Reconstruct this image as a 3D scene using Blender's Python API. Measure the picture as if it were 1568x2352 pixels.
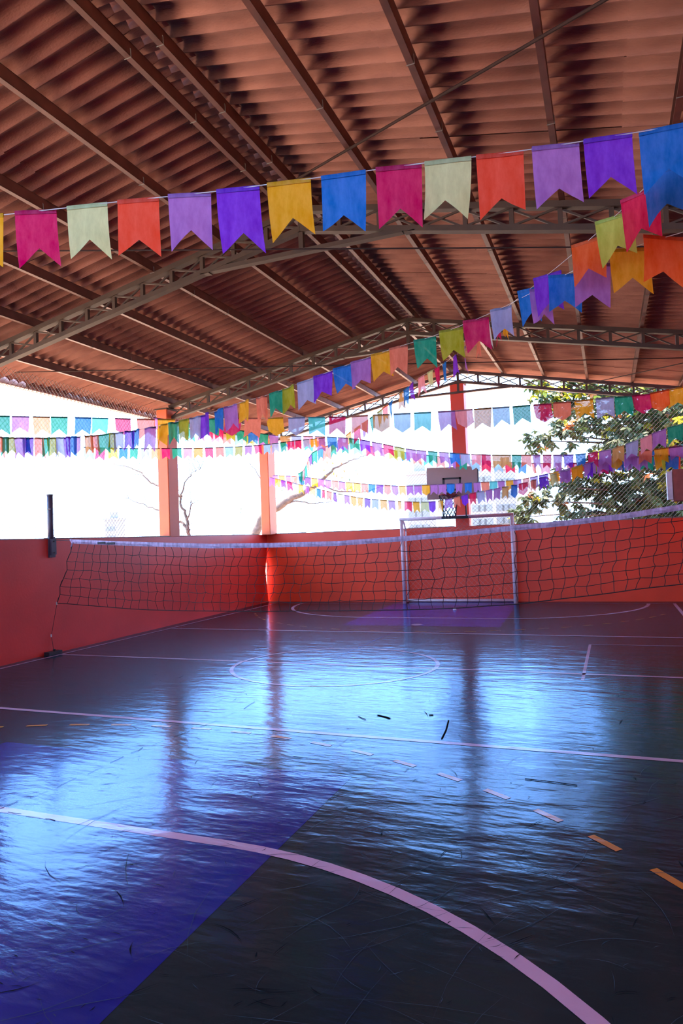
import bpy, bmesh, math, random
from mathutils import Vector, Matrix

for _o in list(bpy.data.objects):
    bpy.data.objects.remove(_o, do_unlink=True)
scene = bpy.context.scene
COL = scene.collection

# ------------------------------------------------------------------ camera
CAM = Vector((0.0, 0.0, 1.6))
FPX, CX, CY = 1550.0, 784.0, 1176.0
YAW, PITCH, ROLL = math.radians(21.49), math.radians(2.14), math.radians(2.17)
_f = Vector((-math.sin(YAW) * math.cos(PITCH), math.cos(YAW) * math.cos(PITCH), math.sin(PITCH)))
_r = Vector((math.cos(YAW), math.sin(YAW), 0))
_u = _r.cross(_f)
RIGHT = math.cos(ROLL) * _r - math.sin(ROLL) * _u
UP = math.sin(ROLL) * _r + math.cos(ROLL) * _u
FWD = _f
cd = bpy.data.cameras.new('camera')
cd.sensor_fit = 'HORIZONTAL'
cd.sensor_width = 36.0
cd.lens = FPX / 1568.0 * 36.0
cd.clip_end = 1000
cam = bpy.data.objects.new('camera', cd)
M = Matrix((RIGHT, UP, -FWD)).transposed().to_4x4()
M.translation = CAM
cam.matrix_world = M
COL.objects.link(cam)
scene.camera = cam

# ------------------------------------------------------------------ sky, sun, exposure
SKY_COL, SKY_STR = (0.36, 0.60, 1.0), 12.0
world = bpy.data.worlds.new('sky')
world.use_nodes = True
bg = world.node_tree.nodes['Background']
bg.inputs[0].default_value = (*SKY_COL, 1)
bg.inputs[1].default_value = SKY_STR
scene.world = world
sd = bpy.data.lights.new('sun', 'SUN')
sd.energy = 42.0
sd.color = (1.0, 0.78, 0.56)
sd.angle = math.radians(0.6)
sun = bpy.data.objects.new('sun', sd)
sun.rotation_euler = Vector((0.24, -0.12, -0.96)).to_track_quat('-Z', 'Y').to_euler()
sun.location = (-6, 12, 24)
COL.objects.link(sun)
vs = scene.view_settings
vs.view_transform = 'Standard'
vs.look = 'None'
vs.gamma = 1.0
vs.use_curve_mapping = False
vs.exposure = 0.0


def ray(px, py):
    return FWD + RIGHT * ((px - CX) / FPX) - UP * ((py - CY) / FPX)


def at_y(px, py, y):
    d = ray(px, py)
    return CAM + d * (y / d.y)


def at_d(px, py, dist):
    return CAM + ray(px, py) * dist


def to_px(p):
    d = Vector(p) - CAM
    z = d.dot(FWD)
    return CX + FPX * d.dot(RIGHT) / z, CY - FPX * d.dot(UP) / z


# ------------------------------------------------------------------ materials
def srgb(r, g, b):
    def c(v):
        v /= 255.0
        return v / 12.92 if v <= 0.04045 else ((v + 0.055) / 1.055) ** 2.4
    return (c(r), c(g), c(b))


def mat(name, col, rough=0.6, var=0.15, scale=8.0, bump=0.0, bscale=40.0, metal=0.0, spec=0.5, stretch=(1, 1, 1), col2=None):
    m = bpy.data.materials.new(name)
    m.use_nodes = True
    nt = m.node_tree
    b = nt.nodes['Principled BSDF']
    b.inputs['Roughness'].default_value = rough
    b.inputs['Metallic'].default_value = metal
    b.inputs['Specular IOR Level'].default_value = spec
    tc = nt.nodes.new('ShaderNodeTexCoord')
    mp = nt.nodes.new('ShaderNodeMapping')
    mp.inputs['Scale'].default_value = stretch
    nt.links.new(tc.outputs['Object'], mp.inputs[0])
    n = nt.nodes.new('ShaderNodeTexNoise')
    n.inputs['Scale'].default_value = scale
    n.inputs['Detail'].default_value = 5
    nt.links.new(mp.outputs[0], n.inputs['Vector'])
    mr = nt.nodes.new('ShaderNodeMapRange')
    mr.inputs[1].default_value = 0.3
    mr.inputs[2].default_value = 0.7
    nt.links.new(n.outputs[0], mr.inputs[0])
    mx = nt.nodes.new('ShaderNodeMix')
    mx.data_type = 'RGBA'
    c2 = col2 or tuple(c * (1 - var) for c in col)
    c1 = col if col2 else tuple(min(1, c * (1 + var)) for c in col)
    mx.inputs[6].default_value = (*c1, 1)
    mx.inputs[7].default_value = (*c2, 1)
    nt.links.new(mr.outputs[0], mx.inputs[0])
    nt.links.new(mx.outputs[2], b.inputs['Base Color'])
    if bump > 0:
        n2 = nt.nodes.new('ShaderNodeTexNoise')
        n2.inputs['Scale'].default_value = bscale
        n2.inputs['Detail'].default_value = 4
        nt.links.new(mp.outputs[0], n2.inputs['Vector'])
        bp = nt.nodes.new('ShaderNodeBump')
        bp.inputs['Strength'].default_value = bump
        bp.inputs['Distance'].default_value = 0.02
        nt.links.new(n2.outputs[0], bp.inputs['Height'])
        nt.links.new(bp.outputs[0], b.inputs['Normal'])
    return m


def floor_mat(name, col, var=0.25):
    """worn glossy court paint: uneven screed under a glossy coat"""
    m = bpy.data.materials.new(name)
    m.use_nodes = True
    nt = m.node_tree
    nt.nodes.remove(nt.nodes['Principled BSDF'])
    b = nt.nodes.new('ShaderNodeBsdfDiffuse')
    gl = nt.nodes.new('ShaderNodeBsdfGlossy')      # gloss tinted to put the sky's blue into its reflections
    gl.inputs['Color'].default_value = (0.48, 0.69, 1.0, 1)
    fr = nt.nodes.new('ShaderNodeFresnel')
    fr.inputs['IOR'].default_value = 1.58
    ms = nt.nodes.new('ShaderNodeMixShader')
    nt.links.new(fr.outputs[0], ms.inputs[0])
    nt.links.new(b.outputs[0], ms.inputs[1])
    nt.links.new(gl.outputs[0], ms.inputs[2])
    nt.links.new(ms.outputs[0], nt.nodes['Material Output'].inputs[0])
    tc = nt.nodes.new('ShaderNodeTexCoord')
    geo = nt.nodes.new('ShaderNodeNewGeometry')

    def noise(scale, sx, sy, detail, rot=0.0):
        mp = nt.nodes.new('ShaderNodeMapping')
        mp.inputs['Scale'].default_value = (sx, sy, 1)
        mp.inputs['Rotation'].default_value = (0, 0, rot)
        nt.links.new(geo.outputs['Position'], mp.inputs[0])
        n = nt.nodes.new('ShaderNodeTexNoise')
        n.inputs['Scale'].default_value = scale
        n.inputs['Detail'].default_value = detail
        nt.links.new(mp.outputs[0], n.inputs['Vector'])
        return n
    n1 = noise(3.0, 1, 1, 6)
    mx = nt.nodes.new('ShaderNodeMix')
    mx.data_type = 'RGBA'
    mx.inputs[6].default_value = (*[c * (1 + var) for c in col], 1)
    mx.inputs[7].default_value = (*[c * (1 - var) for c in col], 1)
    nt.links.new(n1.outputs[0], mx.inputs[0])
    nt.links.new(mx.outputs[2], b.inputs['Color'])
    n2 = noise(9.0, 1, 1, 8)
    mr = nt.nodes.new('ShaderNodeMapRange')
    mr.inputs[1].default_value = 0.2
    mr.inputs[2].default_value = 0.8
    mr.inputs[3].default_value = 0.13
    mr.inputs[4].default_value = 0.165
    nt.links.new(n2.outputs[0], mr.inputs[0])
    nt.links.new(mr.outputs[0], gl.inputs['Roughness'])
    h1 = noise(2.2, 0.75, 2.2, 3, 0.35)
    h2 = noise(9.0, 0.8, 2.0, 4, 0.30)
    h3 = noise(160.0, 1, 1, 2)
    a1 = nt.nodes.new('ShaderNodeMath')
    a1.operation = 'MULTIPLY_ADD'
    a1.inputs[1].default_value = 0.30
    nt.links.new(h2.outputs[0], a1.inputs[0])
    nt.links.new(h1.outputs[0], a1.inputs[2])
    a2 = nt.nodes.new('ShaderNodeMath')
    a2.operation = 'MULTIPLY_ADD'
    a2.inputs[1].default_value = 0.012
    nt.links.new(h3.outputs[0], a2.inputs[0])
    nt.links.new(a1.outputs[0], a2.inputs[2])
    bp = nt.nodes.new('ShaderNodeBump')
    bp.inputs['Strength'].default_value = 1.0
    bp.inputs['Distance'].default_value = 0.0072
    nt.links.new(a2.outputs[0], bp.inputs['Height'])
    for nd in (b, gl, fr):
        nt.links.new(bp.outputs[0], nd.inputs['Normal'])
    return m


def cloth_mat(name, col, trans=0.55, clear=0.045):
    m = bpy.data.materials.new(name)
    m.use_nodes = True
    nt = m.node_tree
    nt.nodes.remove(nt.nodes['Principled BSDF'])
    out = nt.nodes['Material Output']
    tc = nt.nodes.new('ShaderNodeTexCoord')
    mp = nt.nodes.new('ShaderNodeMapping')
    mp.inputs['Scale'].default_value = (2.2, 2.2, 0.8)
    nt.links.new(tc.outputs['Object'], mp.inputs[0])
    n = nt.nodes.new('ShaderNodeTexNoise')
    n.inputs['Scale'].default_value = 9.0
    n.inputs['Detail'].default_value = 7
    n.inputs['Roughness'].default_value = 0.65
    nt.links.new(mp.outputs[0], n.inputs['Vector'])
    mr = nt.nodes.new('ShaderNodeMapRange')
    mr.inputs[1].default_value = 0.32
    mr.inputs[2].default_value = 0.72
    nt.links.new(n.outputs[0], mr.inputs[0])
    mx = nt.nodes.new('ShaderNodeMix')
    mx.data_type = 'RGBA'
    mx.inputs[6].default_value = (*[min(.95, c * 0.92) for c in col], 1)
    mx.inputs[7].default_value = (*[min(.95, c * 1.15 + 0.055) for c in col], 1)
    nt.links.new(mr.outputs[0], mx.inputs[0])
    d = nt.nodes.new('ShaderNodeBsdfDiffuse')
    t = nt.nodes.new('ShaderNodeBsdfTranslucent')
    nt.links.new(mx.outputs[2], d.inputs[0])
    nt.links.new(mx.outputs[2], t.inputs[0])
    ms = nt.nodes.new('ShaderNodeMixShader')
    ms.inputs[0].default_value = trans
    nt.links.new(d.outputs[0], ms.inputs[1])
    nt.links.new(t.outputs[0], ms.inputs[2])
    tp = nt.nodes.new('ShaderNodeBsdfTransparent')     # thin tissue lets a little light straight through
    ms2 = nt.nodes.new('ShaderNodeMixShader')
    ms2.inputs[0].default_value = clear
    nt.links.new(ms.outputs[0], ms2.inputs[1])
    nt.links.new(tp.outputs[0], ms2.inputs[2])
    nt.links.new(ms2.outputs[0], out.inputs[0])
    return m


MT = {}
MT['floor'] = floor_mat('court_paint_green_grey', (0.012, 0.019, 0.021))
MT['zone'] = floor_mat('court_paint_blue', (0.013, 0.013, 0.16))
MT['key'] = floor_mat('court_paint_violet', (0.060, 0.018, 0.20))
MT['line'] = floor_mat('court_line_white', (0.50, 0.28, 0.40), 0.12)
MT['dash'] = floor_mat('court_line_orange', (0.50, 0.17, 0.03), 0.12)
MT['scuff_l'] = mat('scuff_pale', (0.045, 0.065, 0.095), 0.9, spec=0.0)
MT['scuff_d'] = mat('scuff_black', (0.008, 0.009, 0.012), 0.9, spec=0.0)
MT['red'] = mat('wall_paint_red', (0.66, 0.034, 0.022), 0.42, 0.12, 1.2, 0.08, 30)
MT['red2'] = mat('wall_paint_orange_red', (0.74, 0.052, 0.011), 0.42, 0.12, 1.2, 0.08, 30)
MT['pillar'] = mat('pillar_paint', (0.66, 0.060, 0.030), 0.45, 0.08, 2.0)
MT['pillar_o'] = mat('pillar_paint_orange', (0.70, 0.115, 0.022), 0.5, 0.08, 2.0)
MT['cement'] = mat('cement_coping', (0.28, 0.20, 0.17), 0.9, 0.3, 12)
MT['sheet'] = mat('fibre_cement_sheet', (0.345, 0.152, 0.108), 0.85, 0.3, 3.0, 0.25, 60, stretch=(0.6, 1.5, 1), col2=(0.20, 0.080, 0.060))
MT['steel'] = mat('rust_primer_steel', (0.13, 0.046, 0.030), 0.5, 0.3, 6)
MT['truss'] = mat('brown_truss_steel', (0.052, 0.029, 0.015), 0.65, 0.25, 6)
MT['truss3'] = mat('dark_truss_steel', (0.07, 0.045, 0.045), 0.55, 0.25, 6)
MT['cable'] = mat('dark_cable', (0.04, 0.022, 0.018), 0.7, spec=0.1)
MT['wire'] = mat('galvanised_wire', (0.20, 0.185, 0.16), 0.5, 0.1, 20, spec=0.2)
MT['gutter'] = mat('pale_gutter', (0.40, 0.26, 0.23), 0.6)
MT['cord'] = mat('white_cord', (0.6, 0.55, 0.52), 0.8)
MT['netcord'] = mat('black_net_cord', (0.020, 0.012, 0.016), 0.8)
MT['band'] = mat('net_headband', (0.46, 0.34, 0.50), 0.7, 0.35, 30, 0.5, 50, stretch=(1, 1, 0.2))
MT['black'] = mat('black_metal', (0.018, 0.016, 0.022), 0.5)
MT['pole'] = mat('dark_steel_pole', (0.055, 0.045, 0.075), 0.45)
MT['goal'] = mat('goal_white_paint', (0.62, 0.50, 0.58), 0.4, 0.1, 10)
MT['goalnet'] = mat('goal_net_white', (0.55, 0.30, 0.27), 0.8)
MT['board'] = mat('backboard_grey', (0.40, 0.30, 0.29), 0.6, 0.06, 3)
MT['rim'] = mat('rim_red', (0.28, 0.02, 0.03), 0.5)
MT['ballnet'] = mat('basket_net', (0.05, 0.06, 0.08), 0.8)
MT['boxbrown'] = mat('brown_cabinet', (0.30, 0.060, 0.045), 0.55, 0.2, 10)
MT['boxpale'] = mat('cabinet_pale_edge', (0.62, 0.52, 0.58), 0.5)
MT['ground'] = mat('outside_dry_earth', (0.56, 0.40, 0.27), 0.9, 0.15, 0.3)
MT['bark'] = mat('bark', (0.075, 0.055, 0.048), 0.9, 0.4, 12)
MT['tower'] = mat('tower_render_white', (0.16, 0.16, 0.165), 0.8, 0.03, 0.2)
MT['towerwin'] = mat('tower_window_glass', (0.085, 0.10, 0.115), 0.6)


def leaf_mat(name, col, trans=0.35, rough=0.45):
    m = bpy.data.materials.new(name)
    m.use_nodes = True
    nt = m.node_tree
    b = nt.nodes['Principled BSDF']
    b.inputs['Roughness'].default_value = rough
    out = nt.nodes['Material Output']
    geo = nt.nodes.new('ShaderNodeNewGeometry')
    n = nt.nodes.new('ShaderNodeTexNoise')
    n.inputs['Scale'].default_value = 5
    nt.links.new(geo.outputs['Position'], n.inputs['Vector'])
    mx = nt.nodes.new('ShaderNodeMix')
    mx.data_type = 'RGBA'
    mx.inputs[6].default_value = (*[c * 0.6 for c in col], 1)
    mx.inputs[7].default_value = (*[min(1, c * 1.4) for c in col], 1)
    nt.links.new(n.outputs[0], mx.inputs[0])
    nt.links.new(mx.outputs[2], b.inputs['Base Color'])
    t = nt.nodes.new('ShaderNodeBsdfTranslucent')
    nt.links.new(mx.outputs[2], t.inputs[0])
    ms = nt.nodes.new('ShaderNodeMixShader')
    ms.inputs[0].default_value = trans
    nt.links.new(b.outputs[0], ms.inputs[1])
    nt.links.new(t.outputs[0], ms.inputs[2])
    nt.links.new(ms.outputs[0], out.inputs[0])
    return m


MT['leaf'] = leaf_mat('leaf_dark_green', (0.028, 0.052, 0.013), .35, .6)
MT['leaf_y'] = leaf_mat('leaf_yellow_green', (0.30, 0.30, 0.02), 0.5)
MT['leaf_o'] = leaf_mat('leaf_orange', (0.40, 0.13, 0.03), 0.5)

FLAGC = dict(teal=(0, 150, 115), magenta=(202, 0, 90), lilac=(168, 108, 185), violet=(122, 38, 205), amber=(235, 165, 10),
             blue=(0, 112, 200), pale=(205, 208, 150), red=(245, 75, 45), orange=(245, 95, 25), salmon=(235, 125, 95), olive=(165, 165, 20),
             grey=(160, 165, 205), crimson=(225, 10, 80), lime=(190, 200, 80), ltblue=(150, 195, 225), white=(215, 220, 215),
             aqua=(80, 205, 205), pink=(235, 150, 160), tan=(205, 155, 90))
for k, v in FLAGC.items():
    MT['flag_' + k] = cloth_mat('flag_' + k, srgb(*v))
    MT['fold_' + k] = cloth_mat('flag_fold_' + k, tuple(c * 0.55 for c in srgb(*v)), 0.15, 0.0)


# ------------------------------------------------------------------ mesh helpers
class MB:
    def __init__(self):
        self.v, self.f, self.mi, self.cur = [], [], [], 0

    def face(self, idx):
        self.f.append(idx)
        self.mi.append(self.cur)

    def quad(self, a, b, c, d):
        i = len(self.v)
        self.v += [tuple(a), tuple(b), tuple(c), tuple(d)]
        self.face((i, i + 1, i + 2, i + 3))

    def hexa(self, p):      # 8 points: bottom 4 ccw, top 4 ccw
        i = len(self.v)
        self.v += [tuple(q) for q in p]
        for q in ((0, 3, 2, 1), (4, 5, 6, 7), (0, 1, 5, 4), (1, 2, 6, 5), (2, 3, 7, 6), (3, 0, 4, 7)):
            self.face(tuple(i + k for k in q))

    def box(self, x0, x1, y0, y1, z0, z1):
        self.hexa([(x0, y0, z0), (x1, y0, z0), (x1, y1, z0), (x0, y1, z0), (x0, y0, z1), (x1, y0, z1), (x1, y1, z1), (x0, y1, z1)])

    def bar(self, a, b, w, h, up=(0, 0, 1)):
        a, b, up = Vector(a), Vector(b), Vector(up)
        t = (b - a).normalized()
        s = t.cross(up)
        if s.length < 1e-4:
            s = t.cross(Vector((0, 1, 0)))
        s.normalize()
        n = s.cross(t)
        s, n = s * (w / 2), n * (h / 2)
        self.hexa([a - s - n, a + s - n, b + s - n, b - s - n, a - s + n, a + s + n, b + s + n, b - s + n])

    def tube(self, pts, r, n=6, caps=True):
        pts = [Vector(p) for p in pts]
        rs = r if isinstance(r, (list, tuple)) else [r] * len(pts)
        base = len(self.v)
        prev = None
        for k, p in enumerate(pts):
            t = (pts[min(k + 1, len(pts) - 1)] - pts[max(k - 1, 0)]).normalized()
            if prev is None:
                s = t.cross(Vector((0, 0, 1)))
                if s.length < 1e-3:
                    s = t.cross(Vector((0, 1, 0)))
            else:
                s = prev - t * prev.dot(t)
            s.normalize()
            prev = s
            m = t.cross(s)
            for j in range(n):
                a = 2 * math.pi * j / n
                self.v.append(tuple(p + s * (math.cos(a) * rs[k]) + m * (math.sin(a) * rs[k])))
        for k in range(len(pts) - 1):
            for j in range(n):
                a, b = base + k * n + j, base + k * n + (j + 1) % n
                self.face((a, b, b + n, a + n))
        if caps:
            self.face(tuple(base + j for j in range(n))[::-1])
            self.face(tuple(base + (len(pts) - 1) * n + j for j in range(n)))

    def mesh(self, name, mats, smooth=False):
        me = bpy.data.meshes.new(name)
        me.from_pydata(self.v, [], self.f)
        for m in (mats if isinstance(mats, (list, tuple)) else [mats]):
            me.materials.append(m)
        if any(self.mi):
            me.polygons.foreach_set('material_index', self.mi)
        if smooth:
            me.polygons.foreach_set('use_smooth', [True] * len(self.f))
        me.update()
        return me

    def build(self, name, mats, parent=None, smooth=False):
        o = bpy.data.objects.new(name, self.mesh(name, mats, smooth))
        COL.objects.link(o)
        if parent:
            o.parent = parent
        return o


def tag(o, label, cat, group=None):
    o['label'] = label
    o['category'] = cat
    if group:
        o['group'] = group
    return o


def thing(name, label, cat, loc=(0, 0, 0), group=None):
    o = bpy.data.objects.new(name, None)
    o.empty_display_size = 0.1
    o.location = loc
    COL.objects.link(o)
    return tag(o, label, cat, group)


def struct(o, label=None):
    o['kind'] = 'structure'
    if label:
        o['label'] = label
    return o


def put(me, name, parent, loc=(0, 0, 0), rot=(0, 0, 0)):
    o = bpy.data.objects.new(name, me)
    COL.objects.link(o)
    o.parent = parent
    o.location = loc
    o.rotation_euler = rot
    return o


# ------------------------------------------------------------------ plan of the hall
YE = 15.65                # inner face of the end wall
HW = 1.74                 # height of the low walls
RX, RZ, RS = -3.10, 5.40, 0.20   # ridge line, height of the truss top, roof slope
CXL = -3.29               # long axis of the court


def xw(y):                # inner face of the left wall (runs slightly off square)
    return -7.88 - 0.0443 * (y - 6.9)


XR = 1.95                 # inner face of the right wall


def ztop(x):
    return RZ - RS * abs(x - RX)


# floor
m = MB()
m.quad((-8.9, -4, 0), (XR + .4, -4, 0), (XR + .4, YE + .2, 0), (-8.9, YE + .2, 0))
floor = struct(m.build('floor', MT['floor']), 'worn glossy dark painted court floor')


def flat_poly(name, pts, z, material):
    me = bpy.data.meshes.new(name)
    me.from_pydata([(p[0], p[1], z) for p in pts], [], [tuple(range(len(pts)))])
    me.materials.append(material)
    o = bpy.data.objects.new(name, me)
    COL.objects.link(o)
    o.parent = floor
    return o


def strip(name, pts, w, z, material, closed=False):
    pts = [Vector((p[0], p[1])) for p in pts]
    n = len(pts)
    v, f = [], []
    for i, p in enumerate(pts):
        a = pts[(i - 1) % n] if closed else pts[max(i - 1, 0)]
        b = pts[(i + 1) % n] if closed else pts[min(i + 1, n - 1)]
        t = (b - a).normalized()
        s = Vector((-t.y, t.x)) * (w / 2)
        v += [(p.x - s.x, p.y - s.y, z), (p.x + s.x, p.y + s.y, z)]
    for i in range(n if closed else n - 1):
        j = (i + 1) % n
        f.append((2 * i, 2 * j, 2 * j + 1, 2 * i + 1))
    me = bpy.data.meshes.new(name)
    me.from_pydata(v, [], f)
    me.materials.append(material)
    o = bpy.data.objects.new(name, me)
    COL.objects.link(o)
    o.parent = floor
    return o


flat_poly('key_area', [(-4.75, YE), (-4.62, 11.5), (-1.76, 11.5), (-1.95, YE)], 0.001, MT['key'])
flat_poly('key_area', [(-4.9, -3), (-1.66, -3), (-1.67, 4.25), (-4.75, 4.25)], 0.001, MT['zone'])
LZ = 0.002
strip('side_line', [(-7.66, -3), (-7.72, 7), (-7.88, 15.30)], 0.06, LZ, MT['line'])
strip('side_line', [(1.14, -3), (1.17, 15.30)], 0.06, LZ, MT['line'])
strip('end_line', [(-7.9, 15.28), (1.20, 15.28)], 0.06, LZ, MT['line'])
strip('half_way_line', [(-7.75, 7.92), (1.17, 7.89)], 0.06, LZ, MT['line'])
strip('attack_line', [(-7.80, 10.73), (1.17, 10.66)], 0.06, LZ, MT['line'])
strip('attack_line', [(-7.70, 5.14), (1.17, 5.12)], 0.06, LZ, MT['line'])
strip('centre_circle', [(CXL + 1.3 * math.cos(a * math.pi / 36), 7.9 + 1.2 * math.sin(a * math.pi / 36)) for a in range(72)], 0.05, LZ + .0005, MT['line'], True)


def d_line(yp, sgn, r):
    pts = []
    for k in range(21):
        a = math.pi / 2 * k / 20
        pts.append((-1.97 + r * math.cos(a), yp + sgn * r * math.sin(a)))
    for k in range(21):
        a = math.pi / 2 * (1 + k / 20)
        pts.append((-4.47 + r * math.cos(a), yp + sgn * r * math.sin(a)))
    return strip('goal_area_line', pts, 0.07, LZ, MT['line'])


d_line(15.28, -1, 2.66)
d_line(0.52, 1, 2.62)
strip('substitution_line', [(-0.31, 9.9), (-0.33, 7.55)], 0.035, LZ, MT['line'])
strip('substitution_line', [(-0.31, 9.9), (1.14, 9.94)], 0.02, LZ, MT['line'])
strip('faint_line', [(-3.26, 14.45), (-3.35, 11.5), (-3.48, 8.2)], 0.025, LZ - .0004, MT['zone'])
flat_poly('penalty_spot', [(-3.24 + .10 * math.cos(a * math.pi / 12), 11.66 + .10 * math.sin(a * math.pi / 12)) for a in range(24)], LZ, MT['line'])
for yc, sgn in ((0.40, 1), (15.40, -1)):
    R0 = 4.6
    n = 0
    a = math.radians(25)
    while a < math.radians(155):
        pts = [(CXL + R0 * math.cos(a + q * .0205), yc + sgn * R0 * math.sin(a + q * .0205)) for q in range(3)]
        strip('dash_mark', pts, 0.045, LZ, MT['dash'])
        a += 0.0865

# scuffs and skid marks worn into the paint
rnd = random.Random(5)


def scuffs(n, seed, wmin, wmax, material, name, ymax=13.5, lmax=0.5):
    r = random.Random(seed)
    m = MB()
    for _ in range(n):
        y = 1.2 + (ymax - 1.2) * r.random() ** 1.8
        x = r.uniform(-0.62 * y - 1.0, 0.12 * y + 0.5)
        x = max(-7.6, x)
        L = 0.03 + lmax * r.random() ** 2.5
        a = r.gauss(0.5, 0.75)
        w = r.uniform(wmin, wmax)
        bend = r.uniform(-.25, .25) * L
        d = Vector((math.cos(a), math.sin(a), 0))
        s = Vector((-d.y, d.x, 0))
        c = Vector((x, y, 0.0032 + r.random() * .0006))
        pts = []
        K = 4
        for k in range(K + 1):
            t = k / K - .5
            p = c + d * (t * L) + s * (bend * (t * t * 4 - 1) * .5)
            ww = w * (1 - abs(t) * 1.9) * .5
            pts.append((p - s * ww, p + s * ww))
        for k in range(K):
            m.quad(pts[k][0], pts[k + 1][0], pts[k + 1][1], pts[k][1])
    o = m.build(name, material, floor)
    o['kind'] = 'stuff'
    return o


scuffs(420, 11, .001, .0035, MT['scuff_l'], 'pale_scuffs', 5.0, .8)
scuffs(500, 12, .0015, .006, MT['scuff_d'], 'dark_scuffs', 7.0, .22)


def floor_pt(px, py):
    d = ray(px, py)
    p = CAM + d * ((0 - CAM.z) / d.z)
    return (p.x, p.y)


for pts, w in (([(866, 1643), (880, 1646), (896, 1651)], .028), ([(1030, 1655), (1024, 1678), (1014, 1698)], .012),
               ([(1205, 1790), (1260, 1796), (1325, 1805)], .014), ([(985, 1643), (995, 1643)], .03), ([(822, 1646), (840, 1654)], .012)):
    strip('skid_mark', [floor_pt(*p) for p in pts], w, .0040, MT['scuff_d'])
for pts in ([(0, 1858), (110, 1818), (225, 1768), (300, 1730), (375, 1702), (480, 1662), (560, 1628), (630, 1590)],
            [(430, 1716), (560, 1728), (700, 1742), (860, 1752), (960, 1770), (1060, 1790)],
            [(20, 1866), (90, 1880), (150, 1888)]):
    r = random.Random(len(pts))
    q = []
    for i in range(len(pts) - 1):
        for k in range(5):
            t = k / 5
            q.append(floor_pt(pts[i][0] + (pts[i + 1][0] - pts[i][0]) * t + r.uniform(-3, 3), pts[i][1] + (pts[i + 1][1] - pts[i][1]) * t + r.uniform(-1.5, 1.5)))
    for k in range(0, len(q) - 2, 3):
        strip('crack', q[k:k + 3], r.uniform(.002, .006), .0036, MT['scuff_d'])

# low walls -------------------------------------------------------------
T = 0.16
m = MB()
prof = [(0.0, 15.64), (0.05, 15.60), (0.8, 15.49), (1.40, 15.63), (HW, 15.64)]
ys = [-3.0, 6.9, 11.3]
n = len(prof)
rows = []
for y in ys:
    rows.append([(xw(y), y, z) for z, _ in prof])
rows.append([(xw(ye), ye, z) for z, ye in prof])
b0 = len(m.v)
for row in rows:
    m.v += row
    m.v += [(x - T, y, z) for x, y, z in row]
for i in range(len(rows) - 1):
    for k in range(n - 1):
        a = b0 + i * 2 * n + k
        b = a + 2 * n
        m.face((a, b, b + 1, a + 1))
        m.face((a + n, a + n + 1, b + n + 1, b + n))
    a = b0 + i * 2 * n + n - 1
    m.face((a, a + 2 * n, a + 3 * n, a + n))
for e in (0, len(rows) - 1):
    for k in range(n - 1):
        a = b0 + e * 2 * n + k
        m.face((a, a + 1, a + n + 1, a + n))
wall_left = struct(m.build('wall_left', MT['red']), 'low red painted wall under the open side')
m = MB()
r = random.Random(3)
for i in range(34):
    y0 = -3 + i * .55
    y1 = y0 + .55
    if y1 > 15.6:
        break
    m.hexa([(xw(y0) - T - .01, y0, HW), (xw(y0) + .006, y0, HW), (xw(y1) + .006, y1, HW), (xw(y1) - T - .01, y1, HW),
            (xw(y0) - T - .01, y0, HW + .012 + r.random() * .014), (xw(y0) + .006, y0, HW + .012), (xw(y1) + .006, y1, HW + .012), (xw(y1) - T - .01, y1, HW + .012 + r.random() * .012)])
m.build('coping', MT['cement'], wall_left)
m = MB()
m.box(-8.32, 3.2, YE, YE + T, -0.05, HW)
wall_back = struct(m.build('wall_back', MT['red2']), 'low orange red wall behind the goal')
m = MB()
for i in range(21):
    x0 = -8.32 + i * .55
    m.box(x0, x0 + .55, YE - .005, YE + T + .01, HW, HW + .010 + r.random() * .014)
m.build('coping', MT['cement'], wall_back)
m = MB()
m.box(XR, XR + T, -1.2, YE + T, -0.05, 4.42)  # out of view, raised to the eaves to shut out side light
wall_right_added = struct(m.build('wall_right_added', MT['red2']), 'added unseen red side wall that keeps the hall dark')
m = MB()
v0 = len(m.v)
gab = [(-7.6, 0), (XR + .1, 0), (XR + .1, 3.5), (RX, 3.5), (-7.6, 3.5)]  # unseen wall added to darken the near floor, open above to light the flags
for y in (-1.16, -1.0):
    m.v += [(x, y, z) for x, z in gab]
m.face(tuple(range(5)))
m.face(tuple(range(9, 4, -1)))
for k in range(5):
    m.face((k, (k + 1) % 5, 5 + (k + 1) % 5, 5 + k))
wall_front_added = struct(m.build('wall_front_added', MT['red2']), 'added unseen red wall behind the viewer, open under the gable for light')


def pillar(label, x0, x1, y0, y1, z1, material, mark=True):
    t = thing('concrete_pillar', label, 'pillar', ((x0 + x1) / 2, (y0 + y1) / 2, 0), 'roof pillars')
    ox, oy = (x0 + x1) / 2, (y0 + y1) / 2
    m = MB()
    c = .012
    X0, X1, Y0, Y1 = x0 - ox, x1 - ox, y0 - oy, y1 - oy
    sec = [(X0 + c, Y0), (X1 - c, Y0), (X1, Y0 + c), (X1, Y1 - c), (X1 - c, Y1), (X0 + c, Y1), (X0, Y1 - c), (X0, Y0 + c)]
    for z in (HW, z1):
        m.v += [(x, y, z) for x, y in sec]
    for k in range(8):
        m.face((k, (k + 1) % 8, 8 + (k + 1) % 8, 8 + k))
    m.face(tuple(range(8, 16)))
    m.build('shaft', material, t)
    m = MB()
    m.box(X0 - .02, X1 + .02, Y0 - .02, Y1 + .02, z1, z1 + .03)
    m.build('cap_plate', MT['truss'], t)
    return t


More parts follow.
